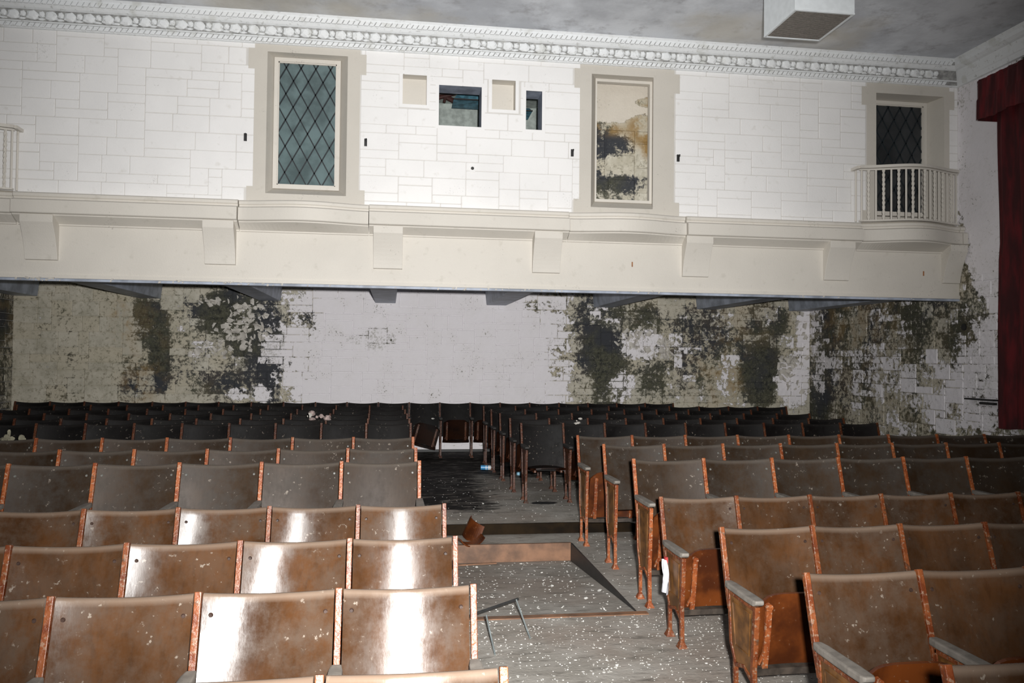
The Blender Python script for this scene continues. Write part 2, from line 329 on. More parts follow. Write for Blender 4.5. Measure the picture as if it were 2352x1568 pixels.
def wallmap_back(u, v, w): return (u, YB - w, v)
bl = ashlar(XL, XR, .11, 2.86, seed=4, dv=.118, wmin=5, wmax=10)
me = block_mesh('wall_back', bl, wallmap_back, M['peel'], gap=.004, relief=.007, sub=.05, field=BACK, jitter=.0025)
me.materials.append(M['peel']); wb = struct(new('wall_back', me, None))
def grid_plane(P0, du, dv, nu, nv):
    V = [P0 + du * (i / nu) + dv * (j / nv) for j in range(nv + 1) for i in range(nu + 1)]
    F = [(j * (nu + 1) + i, j * (nu + 1) + i + 1, (j + 1) * (nu + 1) + i + 1, (j + 1) * (nu + 1) + i) for j in range(nv) for i in range(nu)]; return V, F
V, F = grid_plane(Vector((XL, YB, -.2)), Vector((XR - XL, 0, 0)), Vector((0, 0, 3.2)), 160, 32)
me = meshof('mortar', V, F); paint_field(me, lambda x, y: BACK(x, y) + np.array((.35, .18, 0))); me.materials.append(M['peel']); new('mortar_bed', me, None, wb)
# right wall
bl = ashlar(7.9, YB, 0, 2.8, seed=8, dv=.105, wmin=5, wmax=9)
me = block_mesh('wall_right', bl, lambda u, v, w: (XR - w, u, v), M['peel'], gap=.004, relief=.007, sub=.06, field=RIGHT, jitter=.0025); me.materials.append(M['peel']); wr = struct(new('wall_right', me, None))
V, F = grid_plane(Vector((XR, -3, -.2)), Vector((0, YB + 3, 0)), Vector((0, 0, 5.9)), 120, 40)
me = meshof('plaster', V, F); paint_field(me, RIGHT if False else (lambda x, y: RIGHT(x, y) + (np.array((.3, .15, 0)) if y > 690 else np.array((0, 0, 0))))); me.materials.append(M['peel']); new('plaster_face', me, None, wr)
bl = ashlar(11.0, YB, 0, 2.8, seed=9, dv=.105, wmin=5, wmax=9)
me = block_mesh('wall_left', bl, lambda u, v, w: (XL + w, u, v), M['peel'], gap=.004, relief=.012, sub=.1, field=LEFT); me.materials.append(M['peel']); wl = struct(new('wall_left', me, None))
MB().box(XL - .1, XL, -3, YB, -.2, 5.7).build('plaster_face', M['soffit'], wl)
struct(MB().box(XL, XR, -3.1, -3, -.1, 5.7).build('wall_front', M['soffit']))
# ceiling of the hall, soffit under the gallery
struct(MB().box(XL, XR, -3, YU + .3, ZC, ZC + .1).build('ceiling', M['ceil']))
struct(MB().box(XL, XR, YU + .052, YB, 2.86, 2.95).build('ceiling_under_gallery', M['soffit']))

# ---------------------------------------------------------------- floor
ZD = -.16
fl = MB()
def quad(P): fl.add([Vector(p) for p in P], [(0, 1, 2, 3)])
yf, yr, ys = 5.2, 7.22, 7.62
zr = lambda y: .10 + (y - ys) * .0052
quad([(XL, -3, 0), (XR, -3, 0), (XR, yf, 0), (XL, yf, 0)])
quad([(XL, yf, 0), (.25, yf, 0), (.25, ys, 0), (XL, ys, 0)]); quad([(1.6, yf, 0), (XR, yf, 0), (XR, ys, 0), (1.6, ys, 0)])
quad([(.25, yf, 0), (1.6, yf, 0), (1.6, yr, ZD), (.25, yr, ZD)]); quad([(.25, yr, 0), (1.6, yr, 0), (1.6, ys, 0), (.25, ys, 0)])
quad([(XL, ys, .10), (XR, ys, .10), (XR, YB, zr(YB)), (XL, YB, zr(YB))])
fl.add([(1.6, yf, 0), (1.6, yr, ZD), (1.6, yr, 0)], [(0, 1, 2)]); fl.add([(.25, yf, 0), (.25, yr, ZD), (.25, yr, 0)], [(0, 2, 1)])
quad([(XL, ys, 0), (XR, ys, 0), (XR, ys, .10), (XL, ys, .10)])
floor = struct(fl.build('floor', M['floor']))
struct(MB().box(.26, 1.595, yr - .03, yr, ZD + .005, .004).build('trim_1', M['brown']))
struct(MB().box(XL + .1, XR - .1, ys - .025, ys, .004, .103).build('trim_2', M['riserdark']))
struct(MB().box(.27, 1.66, yf - .07, yf - .01, .0, .006).build('trim_3', M['brown']))
# black edge along the sloping dip
struct(MB().add([(1.585, yf, .004), (1.585, yr - .04, ZD + .004), (1.585, yr - .04, .006), (1.599, yf, .004), (1.599, yr - .04, ZD + .004), (1.599, yr - .04, .006)], [(0, 1, 2), (3, 5, 4), (0, 2, 5, 3), (0, 3, 4, 1), (1, 4, 5, 2)]).build('trim_4', M['black']))
struct(MB().box(XL + .05, XR - .05, YB - .035, YB - .015, .125, .17).build('baseboard_back', M['black']))

# ---------------------------------------------------------------- upper wall with windows and ports
def R4(x0, x1, y0, y1, Y=YU):        # px rect -> world rect (xmin, xmax, zmin, zmax)
    cx, cy = (x0 + x1) / 2, (y0 + y1) / 2; return (U(x0, cy, Y).x, U(x1, cy, Y).x, U(cx, y1, Y).z, U(cx, y0, Y).z)
ZU0, ZU1 = 3.40, 5.42
SUR = [R4(583, 826, 95, 462), R4(1331, 1548, 145, 494), R4(1990, 2180, 190, 530)]
SUR = [(a, b, ZU0, ZU1) for a, b, c, d in SUR]
OUT = [R4(612, 797, 124, 447), R4(1358, 1500, 174, 478), R4(2012, 2168, 218, 500)]
INN = [R4(629, 781, 137, 436, 9.70), R4(1366, 1497, 185, 466, 9.70), (0, 0, 0, 0)]
a, b, c, d = OUT[2]; INN[2] = (a + .03, b - .09, c + .06, d - .02)
PORT = [R4(925, 980, 171, 240), R4(1008, 1106, 197, 290), R4(1130, 1184, 184, 252), R4(1208, 1245, 209, 298)]
teeth = []
for (a, b, c, d) in SUR:
    teeth += [(a - .07, b + .07, 4.98, 5.22), (a - .07, b + .07, ZU0, 3.62)]
holes = SUR + teeth
pholes = [(a - .04, b + .04, c - .04, d + .04) for a, b, c, d in PORT]
bl = ashlar(XL, XR, ZU0, ZU1, holes + pholes, seed=21, dv=.101, wmin=5, wmax=11)
me = block_mesh('wall_upper', bl, lambda u, v, w: (u, YU - w, v), M['wall_white'], gap=.0035, relief=.0035); me.materials.append(M['wall_white']); wu = struct(new('wall_upper', me, None))
def with_holes(rect, hl, y, mb=None):
    mb = mb or MB(); x0, x1, z0, z1 = rect
    xs = sorted({x0, x1} | {min(max(v, x0), x1) for h in hl for v in h[:2]}); zs = sorted({z0, z1} | {min(max(v, z0), z1) for h in hl for v in h[2:]})
    for i in range(len(xs) - 1):
        for j in range(len(zs) - 1):
            cx, cz = (xs[i] + xs[i + 1]) / 2, (zs[j] + zs[j + 1]) / 2
            if xs[i + 1] - xs[i] < 1e-6 or zs[j + 1] - zs[j] < 1e-6 or any(h[0] < cx < h[1] and h[2] < cz < h[3] for h in hl): continue
            mb.add([(xs[i], y, zs[j]), (xs[i + 1], y, zs[j]), (xs[i + 1], y, zs[j + 1]), (xs[i], y, zs[j + 1])], [(0, 1, 2, 3)])
    return mb
with_holes((XL, XR, ZU0 - .1, ZC), OUT + PORT, YU).build('mortar_bed', M['joint'], wu)
# flat cream surrounds
for i in range(3):
    mb = MB()
    for rct in (SUR[i], teeth[2 * i], teeth[2 * i + 1]):
        cells = [OUT[i]] if rct is SUR[i] else [OUT[i], SUR[i]]
        with_holes(rct, cells, YU - .006, mb)
    mb.build('surround', M['cream'], wu)
def reveal(o, i, y0, y1, mb):
    P = [(o[0], y0, o[2]), (o[1], y0, o[2]), (o[1], y0, o[3]), (o[0], y0, o[3]), (i[0], y1, i[2]), (i[1], y1, i[2]), (i[1], y1, i[3]), (i[0], y1, i[3])]
    return mb.add(P, [(0, 1, 5, 4), (1, 2, 6, 5), (2, 3, 7, 6), (3, 0, 4, 7)])
mb = MB()
for i in range(3): reveal(OUT[i], INN[i], YU - .006, 9.70 if i < 2 else 9.78, mb)
mb.build('window_reveals', M['cream'], wu)
# blind and open projection ports
mb = MB()
for k in (0, 2):
    p = PORT[k]; reveal(p, p, YU, 9.72, mb); mb.add([(p[0], 9.72, p[2]), (p[1], 9.72, p[2]), (p[1], 9.72, p[3]), (p[0], 9.72, p[3])], [(0, 1, 2, 3)])
mb.build('blind_ports', M['cream2'], wu)
mb = MB()
for k in (1, 3): reveal(PORT[k], PORT[k], YU, 9.85, mb)
mb.build('port_reveals', M['beam'], wu)
mb = MB()
for k in range(4):
    a, b, c, d = PORT[k]; with_holes((a - .04, b + .04, c - .04, d + .04), [PORT[k]], YU - .005, mb)
mb.build('port_borders', M['wall_white'], wu)
# projection booth behind the ports
bt = MB(); bx0, bx1, bz0, bz1, by = -.5, 2.3, 3.5, 5.35, 11.6
with_holes((bx0, bx1, bz0, bz1), [PORT[1], PORT[3]], 9.85, bt)
bt.add([(bx0, 9.85, bz0), (bx1, 9.85, bz0), (bx1, by, bz0), (bx0, by, bz0)], [(0, 1, 2, 3)]); bt.add([(bx0, 9.85, bz1), (bx1, 9.85, bz1), (bx1, by, bz1), (bx0, by, bz1)], [(3, 2, 1, 0)])
bt.add([(bx0, by, bz0), (bx1, by, bz0), (bx1, by, bz1), (bx0, by, bz1)], [(0, 1, 2, 3)]); bt.add([(bx0, 9.85, bz0), (bx0, by, bz0), (bx0, by, bz1), (bx0, 9.85, bz1)], [(0, 1, 2, 3)]); bt.add([(bx1, 9.85, bz0), (bx1, by, bz0), (bx1, by, bz1), (bx1, 9.85, bz1)], [(3, 2, 1, 0)])
bt.box(bx0, bx1, by - .008, by - .002, 4.27, 4.275)
bo = struct(bt.build('wall_booth', M['booth']))
def fixture(p0, p1, lab):
    a, b = p0, p1; t = thing('fluorescent_fixture', ((a.x + b.x) / 2, 11.0, b.z), lab, 'light fixture', 'old light fixtures in the projection booth')
    w = (b.x - a.x) / 2; h = a.z - b.z
    MB().hexa([(-w, -.2, 0), (w, -.2, 0), (w, .2, 0), (-w, .2, 0), (-w * .8, -.1, h), (w * .8, -.1, h), (w * .8, .1, h), (-w * .8, .1, h)]).build('reflector', M['fixblue'], t)
    MB().bar([(-w, -.21, .0), (w, -.21, .0)], .015, .02, Vector((0, 0, 1))).build('rim', M['black'], t)
    MB().tube([(-w * .7, 0, h), (-w * .7, 0, 5.35 - b.z)], .01).build('hanger', M['black'], t)
fixture(U(1040, 219, 11.0), U(1150, 244, 11.0), 'blue enamel light fixture seen through the larger open wall port')
fixture(U(1180, 236, 10.7), U(1226, 250, 10.7), 'small grey light fixture seen through the narrow right wall port')
p = U(1020, 226, 11.2); q = U(1046, 214, 11.2)
mb = MB(); mb.tube([(p.x - .1, 11.2, p.z), (q.x, 11.2, q.z), (q.x + .1, 11.3, q.z + .1)], .03).tube([(p.x - .1, 11.25, q.z + .02), (q.x - .02, 11.2, p.z - .03)], .035).tube([(p.x, 11.2, p.z - .06), (p.x + .05, 11.2, q.z + .1)], .02)
tag(mb.build('pipe_tangle', M['redjunk']), 'dark rusty pipework beside the blue fixture in the booth', 'pipe')

def lattice_window(idx, rect, y, glass, dw, dh, fw=.045):
    a, b, c, d = rect
    w = MB().box(a, b, y, y + .05, c, d)
    V = []
    fr = MB()
    for (x0, x1, z0, z1) in ((a, a + fw, c, d), (b - fw, b, c, d), (a + fw, b - fw, c, c + fw), (a + fw, b - fw, d - fw, d)): fr.box(x0, x1, y - .03, y + .05, z0, z1)
    for (x0, x1, z0, z1) in ((a + fw, a + fw + .012, c + fw, d - fw), (b - fw - .012, b - fw, c + fw, d - fw), (a + fw, b - fw, c + fw, c + fw + .012), (a + fw, b - fw, d - fw - .012, d - fw)): fr.box(x0, x1, y - .015, y + .04, z0, z1)
    o = struct(fr.build('window_%d' % idx, M['cream2'])); ga, gb, gc, gd = a + fw, b - fw, c + fw, d - fw
    MB().box(ga, gb, y + .012, y + .018, gc, gd).build('glass_pane', glass, o)
    lt = MB(); n = 14
    for k in range(-n, n * 2):
        for s in (1, -1):
            x = ga + k * dw; p = (x, gc); q = (x + s * 20 * dw, gc + 20 * dh); L = clip_line(p, q, ga, gb, gc, gd)
            if L and math.hypot(L[0][0] - L[1][0], L[0][1] - L[1][1]) > .02: lt.bar([(L[0][0], y + .006, L[0][1]), (L[1][0], y + .006, L[1][1])], .010, .014, Vector((0, 1, 0)))
    lt.build('lead_lattice', M['lead'], o); return o
lattice_window(1, INN[0], 9.705, M['glass'], .17, .31)
lattice_window(3, INN[2], 9.79, M['glassdark'], .17, .31)
# middle window: empty frame before a peeling block filling
a, b, c, d = INN[1]; fr = MB(); fw = .035
for (x0, x1, z0, z1) in ((a, a + .02, c, d), (b - fw, b, c, d), (a + .02, b - fw, c, c + fw), (a + .02, b - fw, d - fw, d)): fr.box(x0, x1, 9.68, 9.76, z0, z1)
w2 = struct(fr.build('window_2', M['cream2']))
W2F = layered((1.1, .40, 0), [(1430, 230, 120, 55, -.3, 0, 0), (1480, 300, 45, 40, .9, .1, 1.0), (1490, 235, 34, 12, 1, .2, 1.3), (1390, 300, 40, 18, 1, .5, 1.0), (1490, 345, 16, 30, .9, .2, 1.2), (1400, 335, 50, 26, 1.1, .7, .0), (1440, 378, 60, 22, 1.1, .05, 0), (1430, 422, 60, 20, 1.1, .85, 0), (1480, 450, 30, 14, 1.0, .4, 0)])
bl = ashlar(a - .1, b + .1, c - .12, c + .98, seed=5, dv=.16, wmin=5, wmax=7)
me = block_mesh('fill', bl, lambda u, v, w: (u, 9.92 - w, v), M['peelfill'], gap=.006, relief=.012, sub=.03, field=W2F, jitter=.004); me.materials.append(M['peelfill']); new('block_filling', me, None, w2)
V, F = grid_plane(Vector((a - .15, 9.925, c - .2)), Vector((b - a + .3, 0, 0)), Vector((0, 0, d - c + .3)), 40, 60); me = meshof('bed', V, F); paint_field(me, W2F); me.materials.append(M['peelfill']); new('torn_plaster', me, None, w2)
reveal((a, b, c, d), (a - .08, b + .08, c - .05, d + .05), 9.76, 9.92, MB()).build('inner_reveal', M['cream'], w2)

# ---------------------------------------------------------------- gallery ledge, fascia, corbels, beams
def xs_px(x, Y=9.35): return U(x, 500, Y).x
LED = [(.0, 3.435), (.13, 3.43), (.15, 3.415), (.15, 3.385), (.135, 3.375), (.135, 3.355), (.17, 3.35), (.20, 3.335), (.205, 3.20), (.195, 3.192), (.165, 3.188), (.16, 3.175), (.045, 3.105), (.045, 3.09), (.03, 3.085)]
def ledge(x0, x1, base, bulge, n, name, flat=False):
    V = []; F = []; m = len(LED)
    for i in range(n + 1):
        t = i / n; x = x0 + (x1 - x0) * t; bb = bulge * (0.5 - 0.5 * math.cos(2 * math.pi * t)) ** .8 if bulge else 0
        for (o, z) in LED: V.append((x, YU - (o + ((base + bb) if o > .1 else 0)) , z))
    for i in range(n):
        for k in range(m - 1): F.append((i * m + k, i * m + k + 1, (i + 1) * m + k + 1, (i + 1) * m + k))
    F.append(tuple(range(m))); F.append(tuple(reversed(range(n * m, n * m + m))))
    return MB().add(V, F).build(name, M['cream2'])
segs = [(XL, xs_px(22), 0, .10, 24), (xs_px(26), xs_px(544), .03, 0, 2), (xs_px(546), xs_px(846), -.01, .13, 30), (xs_px(848), xs_px(1308), .03, 0, 2), (xs_px(1310), xs_px(1578), -.01, .13, 30), (xs_px(1580), xs_px(1981), .03, 0, 2), (xs_px(1983), xs_px(2212), -.01, .22, 40), (xs_px(2213), XR - .01, .0, 0, 2)]
k = 5
for (x0, x1, bs, bu, n) in segs:
    struct(ledge(x0, x1, bs, bu, n, 'trim_%d' % k)); k += 1
mb = MB().box(XL, XR - .005, YU - .03, YU + .05, 2.545, 3.45)
gf = struct(mb.build('wall_gallery_front', M['cream2']))
MB().box(XL, XR - .005, YU - .045, YU + .05, 2.505, 2.548).build('bottom_moulding', M['cream2'], gf)
MB().box(XL, XR - .005, YU - .035, YU + .06, 2.475, 2.503).build('steel_lip', M['beam'], gf)
CORB = [(42, 120), (462, 537), (858, 925), (1228, 1294), (1578, 1640), (1908, 1967), (2212, 2268)]
CL = ['curved cream corbel under the ledge, leftmost of the row', 'cream corbel below the left edge of the first diamond-lattice window bay', 'cream corbel below the two square ports, facing straight out', 'cream corbel to the left of the middle window bay', 'cream corbel with dark chipped spots to the right of the middle window bay', 'cream corbel to the left of the railed balcony', 'stained cream corbel in the corner beside the red curtain']
for (p0, p1), lab in zip(CORB, CL):
    x = (U(p0, 530, 9.33).x + U(p1, 530, 9.33).x) / 2; w = .168
    if x + w > XR - .02: w = .12; x = XR - .14
    pr = [(.215, 3.183), (.215, 3.10), (.20, 3.075)] + [(.07 + .13 * (1 - t) ** 1.6, 3.075 - .37 * t) for t in [i / 8 for i in range(1, 9)]] + [(.03, 2.70), (.03, 3.183)]
    n = len(pr); V = [(x + s * w, YU - o, z) for s in (-1, 1) for o, z in pr]
    F = [tuple(range(n)), tuple(reversed(range(n, 2 * n)))] + [(i, n + i, n + (i + 1) % n, (i + 1) % n) for i in range(n)]
    tag(MB().add(V, F).build('corbel', M['cream2'], bevel=.004), lab, 'corbel', 'corbels under the gallery ledge')
BL = ['leftmost blue-grey beam stub under the gallery against the left wall', 'blue-grey beam under the gallery, second from the left, over the beige wall', 'blue-grey beam over the peeling dark patch left of the white wall', 'blue-grey beam end facing the camera over the white wall', 'blue-grey beam slanting over the right part of the white wall', 'blue-grey beam over the mouldy wall right of the white part', 'blue-grey beam over the ochre-stained right end of the back wall', 'pale beam over the right back corner of the hall']
for i, lab in enumerate(BL):
    x = -5.66 + .0 if i == 0 else -.19 + 1.83 * (i - 3); x = min(x, XR - .24)
    tag(MB().hexa([(x - .165, YU + .07, 2.56), (x + .165, YU + .07, 2.56), (x + .165, YB - .02, 2.56), (x - .165, YB - .02, 2.56), (x - .2, YU + .07, 2.857), (x + .2, YU + .07, 2.857), (x + .2, YB - .02, 2.857), (x - .2, YB - .02, 2.857)]).build('ceiling_beam', M['beam'], bevel=.01), lab, 'beam', 'beams under the gallery')
for (px_, lab) in ((1030, 'flat rectangular vent plate under the gallery by the straight beam'), (445, 'flat rectangular plate under the gallery between the left beams')):
    p = U(px_, 661, 10.2); t = thing('ceiling_plate', (p.x, p.y, 2.80), lab, 'vent', 'plates under the gallery')
    MB().box(-.16, .16, -.12, .12, -.2, -.17).build('plate', M['soffit'], t); MB().box(-.18, .18, -.14, .14, -.17, .055).build('frame', M['cream2'], t)

# cornice along back and right
CP = [(.0, 5.27), (.035, 5.275), (.045, 5.31), (.05, 5.335), (.06, 5.345), (.10, 5.455), (.13, 5.47), (.165, 5.50), (.17, 5.545), (.20, ZC)]
mb = MB(); n = len(CP)
V = [(XL, YU - o, z) for o, z in CP] + [(XR - o, YU - o, z) for o, z in CP] + [(XR - o, -3, z) for o, z in CP]
F = [(s * n + i, s * n + i + 1, (s + 1) * n + i + 1, (s + 1) * n + i) for s in (0, 1) for i in range(n - 1)]
mb.add(V, F); cor = struct(mb.build('trim_20', M['cornice']))
def leafb(mb, x, y, z, w, d, h, sd):
    rr = random.Random(sd); n = 10; V = [(x + rr.uniform(-.006, .006), y - d, z + rr.uniform(-.008, .008))]
    for ring, (q, dd) in enumerate(((.55, .95), (1, .35), (1.02, -.5))):
        for k in range(n):
            a = 2 * math.pi * k / n; c, s = math.cos(a), math.sin(a); e = (abs(c) ** 3.2 + abs(s) ** 3.2) ** (-1 / 3.2); lob = 1 + (.10 * math.cos(5 * a) if ring == 1 else 0) + rr.uniform(-.07, .07)
            V.append((x + w * q * e * c * lob * (1 - .12 * s), y - d * dd, z + h * q * e * s * lob))
    F = [(0, 1 + k, 1 + (k + 1) % n) for k in range(n)] + [(1 + i * n + k, 1 + (i + 1) * n + k, 1 + (i + 1) * n + (k + 1) % n, 1 + i * n + (k + 1) % n) for i in range(2) for k in range(n)]
    mb.add(V, F)
lv = MB(); rp = MB(); r = random.Random(2); x = -5.0; i = 0
while x < XR - .28:
    big = i % 2 == 0; w = .060 if big else .030
    leafb(lv, x, YU - .088, 5.402 if big else 5.412, w, .026, .050 if big else .032, i)
    if not big: lv.blob((x - .012, YU - .075, 5.362), (.04, .018, .013), i + 999, 6)
    x += .098; i += 1
lv.build('leaf_relief', M['cornice'], cor)
x = -5.0
while x < XR - .24:
    rp.hexa([(x, YU - .066, 5.28), (x + .050, YU - .066, 5.28), (x + .050, YU - .03, 5.28), (x, YU - .03, 5.28), (x + .028, YU - .066, 5.325), (x + .078, YU - .066, 5.325), (x + .078, YU - .03, 5.325), (x + .028, YU - .03, 5.325)])
    rp.hexa([(x, YU - .185, 5.495), (x + .052, YU - .185, 5.495), (x + .052, YU - .14, 5.495), (x, YU - .14, 5.495), (x + .028, YU - .19, 5.54), (x + .080, YU - .19, 5.54), (x + .080, YU - .14, 5.54), (x + .028, YU - .14, 5.54)])
    x += .061
dg = plain('shade_grey_cove_plaster', (.36, .36, .35), .8, var=.4, sc=16)  # shade between the leaves and rope beads, put into the colour
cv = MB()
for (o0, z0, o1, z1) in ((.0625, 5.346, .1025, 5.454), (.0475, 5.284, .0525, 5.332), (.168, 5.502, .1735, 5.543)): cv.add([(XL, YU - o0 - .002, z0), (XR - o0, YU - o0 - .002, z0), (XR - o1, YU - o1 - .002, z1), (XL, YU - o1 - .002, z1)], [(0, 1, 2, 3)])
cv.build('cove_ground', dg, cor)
rp.build('rope_moulding', M['cornice'], cor, bevel=.004)

# small fixings on the upper wall
def stub(x, y, lab, sc=1.0):
    p = U(x, y, YU - .005); t = thing('wall_hook', p, lab, 'hook', 'empty black fixing holes on the upper wall')
    MB().box(-.016 * sc, .016 * sc, -.02, .0, -.045, .04).build('bracket', M['black'], t); MB().tube([(-.0, -.02, .02), (.006, -.05, .028), (0, -.055, .005)], .009).build('hook', M['black'], t)
stub(564, 315, 'small black hook left of the first diamond-lattice window'); stub(840, 327, 'small black hook right of the first diamond-lattice window'); stub(1314, 351, 'small black hook left of the middle window'); stub(1557, 363, 'small black hook right of the middle window')
p = U(1085, 387, YU); t = thing('cable_outlet', p, 'small square plate with a round black hole below the open port', 'outlet')
MB().box(-.033, .033, -.012, 0, -.045, .045).build('plate', M['wall_white'], t, bevel=.003); MB().tube([(0, -.018, 0), (0, -.005, 0)], .019, 12).build('hole', M['black'], t)
for (x, y, lab) in ((1452, 607, 'small rusty iron strip on the fascia below the middle window'), (2121, 628, 'small rusty iron strip on the fascia below the railed balcony')):
    p = U(x, y, YU - .03); tag(MB().box(p.x - .007, p.x + .007, p.y - .006, p.y, p.z - .03, p.z + .03).build('rusty_strip', M['orange']), lab, 'bracket', 'rusty strips on the fascia')
p = U(2216, 751, 9.4); d = ray(2216, 751); q = d / d.x * XR; tag(MB().tube([(XR - .02, q.y, q.z + EYE), (XR - .005, q.y, q.z + EYE)], .045, 14).build('pipe_opening', M['black']), 'round black pipe opening in the mouldy right wall', 'pipe')
d = ray(2262, 919); q = d / d.x * XR; t = thing('wall_bracket', (XR - .01, q.y, q.z + EYE), 'dark rusty iron bracket on the right wall beside the curtain', 'bracket')
MB().box(-.08, 0, -.25, .25, .0, .02).build('shelf_bar', M['black'], t); MB().box(-.05, 0, -.22, .02, -.05, -.02).build('lower_bar', M['black'], t)

# ---------------------------------------------------------------- balcony railings (right, and the end of the left one)
def balcony(px0, px1, lab, first=0, n=17):
    x0, x1 = xs_px(px0, 9.3), xs_px(px1, 9.3); cx = (x0 + x1) / 2; t = thing('balcony_railing', (cx, YU, 3.43), lab, 'railing', 'iron balcony railings')
    def off(s): return .17 + .20 * (0.5 - 0.5 * math.cos(2 * math.pi * min(max(s, 0), 1))) ** .8
    pts = [(x0 - cx + (x1 - x0) * i / 30, -off(i / 30) + 0, 0) for i in range(31)]
    H = .70
    tr = MB().bar([(p[0], p[1], H) for p in pts], .05, .035, Vector((0, 1, 0))); tr.bar([(p[0], p[1], H - .035) for p in pts], .028, .02, Vector((0, 1, 0)))
    for s, pp in ((-1, pts[0]), (1, pts[-1])): tr.bar([(pp[0], pp[1], H), (pp[0], -.01, H)], .05, .035, Vector((1, 0, 0)))
    tr.build('top_rail', M['cream2'], t)
    MB().bar([(p[0], p[1], .02) for p in pts], .035, .02, Vector((0, 1, 0))).build('bottom_rail', M['cream2'], t)
    cap = MB()
    V = [(p[0], p[1] + .0, .0) for p in pts] + [(p[0], 0, .0) for p in pts]; m = len(pts)
    cap.add(V, [(i, i + 1, m + i + 1, m + i) for i in range(m - 1)]); cap.build('balcony_floor', M['cream2'], t)
    for i in range(n):
        s = .02 + .96 * i / (n - 1); x = x0 - cx + (x1 - x0) * s; y = -off(s); b = MB()
        if i % 2 == 0: b.tube([(x, y, .02), (x, y, H - .03)], .0125, 8)
        else:
            k = 26; b2 = [(x + .008 * math.cos(j * 1.35), y + .008 * math.sin(j * 1.35), .02 + (H - .05) * j / k) for j in range(k + 1)]; b.tube(b2, .0115, 6)
            b2 = [(x - .008 * math.cos(j * 1.35), y - .008 * math.sin(j * 1.35), .02 + (H - .05) * j / k) for j in range(k + 1)]; b.tube(b2, .0115, 6)
        b.build('baluster', M['cream2'], t, smooth=True)
    for (x, y) in ((pts[0][0], pts[0][1] / 2), (pts[-1][0], pts[-1][1] / 2)): MB().tube([(x, y, .02), (x, y, H - .03)], .0125, 8).build('baluster', M['cream2'], t, smooth=True)
balcony(1983, 2210, 'small bow-fronted cream iron railing before the dark window by the curtain')
balcony(-215, 20, 'end of a cream iron railing cut off by the left picture edge')

# ---------------------------------------------------------------- ceiling box and curtain
t = thing('ceiling_speaker', (3.94, 7.325, 4.95), 'white metal box with taupe grille underneath, hanging from the ceiling', 'speaker')
MB().box(-.30, .30, -.325, .325, .012, ZC - 4.95 - .002).build('housing', M['metalw'], t, bevel=.006)
fr = MB()
for q in ((-.30, -.28, -.325, .325), (.28, .30, -.325, .325), (-.28, .28, -.325, -.305), (-.28, .28, .305, .325)): fr.box(*q, -.004, .012)
fr.build('rim', M['metalw'], t); gr = MB().box(-.28, .28, -.305, .305, .004, .012)
for i in range(28): gr.box(-.28, .28, -.30 + i * .0215, -.293 + i * .0215, 0, .004)
gr.build('grille', M['grille'], t)

t = thing('curtain', (7.03, 8.6, .92), 'dark red velvet curtain with pelmet hanging on the right wall', 'curtain')
def drape(y0, y1, z0, z1, amp, per, xb, th, mb, hem=0):
    n = int((y0 - y1) / .012); V = []; F = []; zs = [z0 + (z1 - z0) * j / 20 for j in range(21)]
    for side in (0, 1):
        for j, z in enumerate(zs):
            for i in range(n + 1):
                y = y0 - (y0 - y1) * i / n; f = 1 - .35 * j / 20
                x = xb + amp * f * (math.sin(y * per + .6 * math.sin(z * .9)) + .4 * math.sin(y * per * 2.3 + z)) + side * th
                V.append((x, y + .02 * math.sin(z * 2.2) - (.02 if j > 10 else 0), z + (hem * math.sin(y * 13) if j == 0 else 0)))
    m = n + 1; k = m * 21
    for j in range(20):
        for i in range(n): F.append((j * m + i, j * m + i + 1, (j + 1) * m + i + 1, (j + 1) * m + i)); F.append((k + j * m + i, k + (j + 1) * m + i, k + (j + 1) * m + i + 1, k + j * m + i + 1))
    for j in range(20): F.append((j * m, (j + 1) * m, k + (j + 1) * m, k + j * m)); F.append((j * m + n, k + j * m + n, k + (j + 1) * m + n, (j + 1) * m + n))
    for i in range(n): F.append((i, k + i, k + i + 1, i + 1))
    mb.add(V, F)
mb = MB(); drape(.05, -2.6, .0, 3.95, .04, 21, .02, .012, mb, .012); mb.build('drape', M['velvet'], t, smooth=True)
mb = MB(); drape(.17, -2.6, 3.68, 4.16, .012, 40, -.13, .012, mb, .01); mb.bar([(-.115, .172, 3.92), (.19, .172, 3.92)], .012, .48, Vector((0, 1, 0))); mb.build('pelmet', M['velvet'], t, smooth=False)
MB().box(-.13, .19, -2.6, .165, 4.13, 4.155).build('pelmet_board', M['velvet'], t)

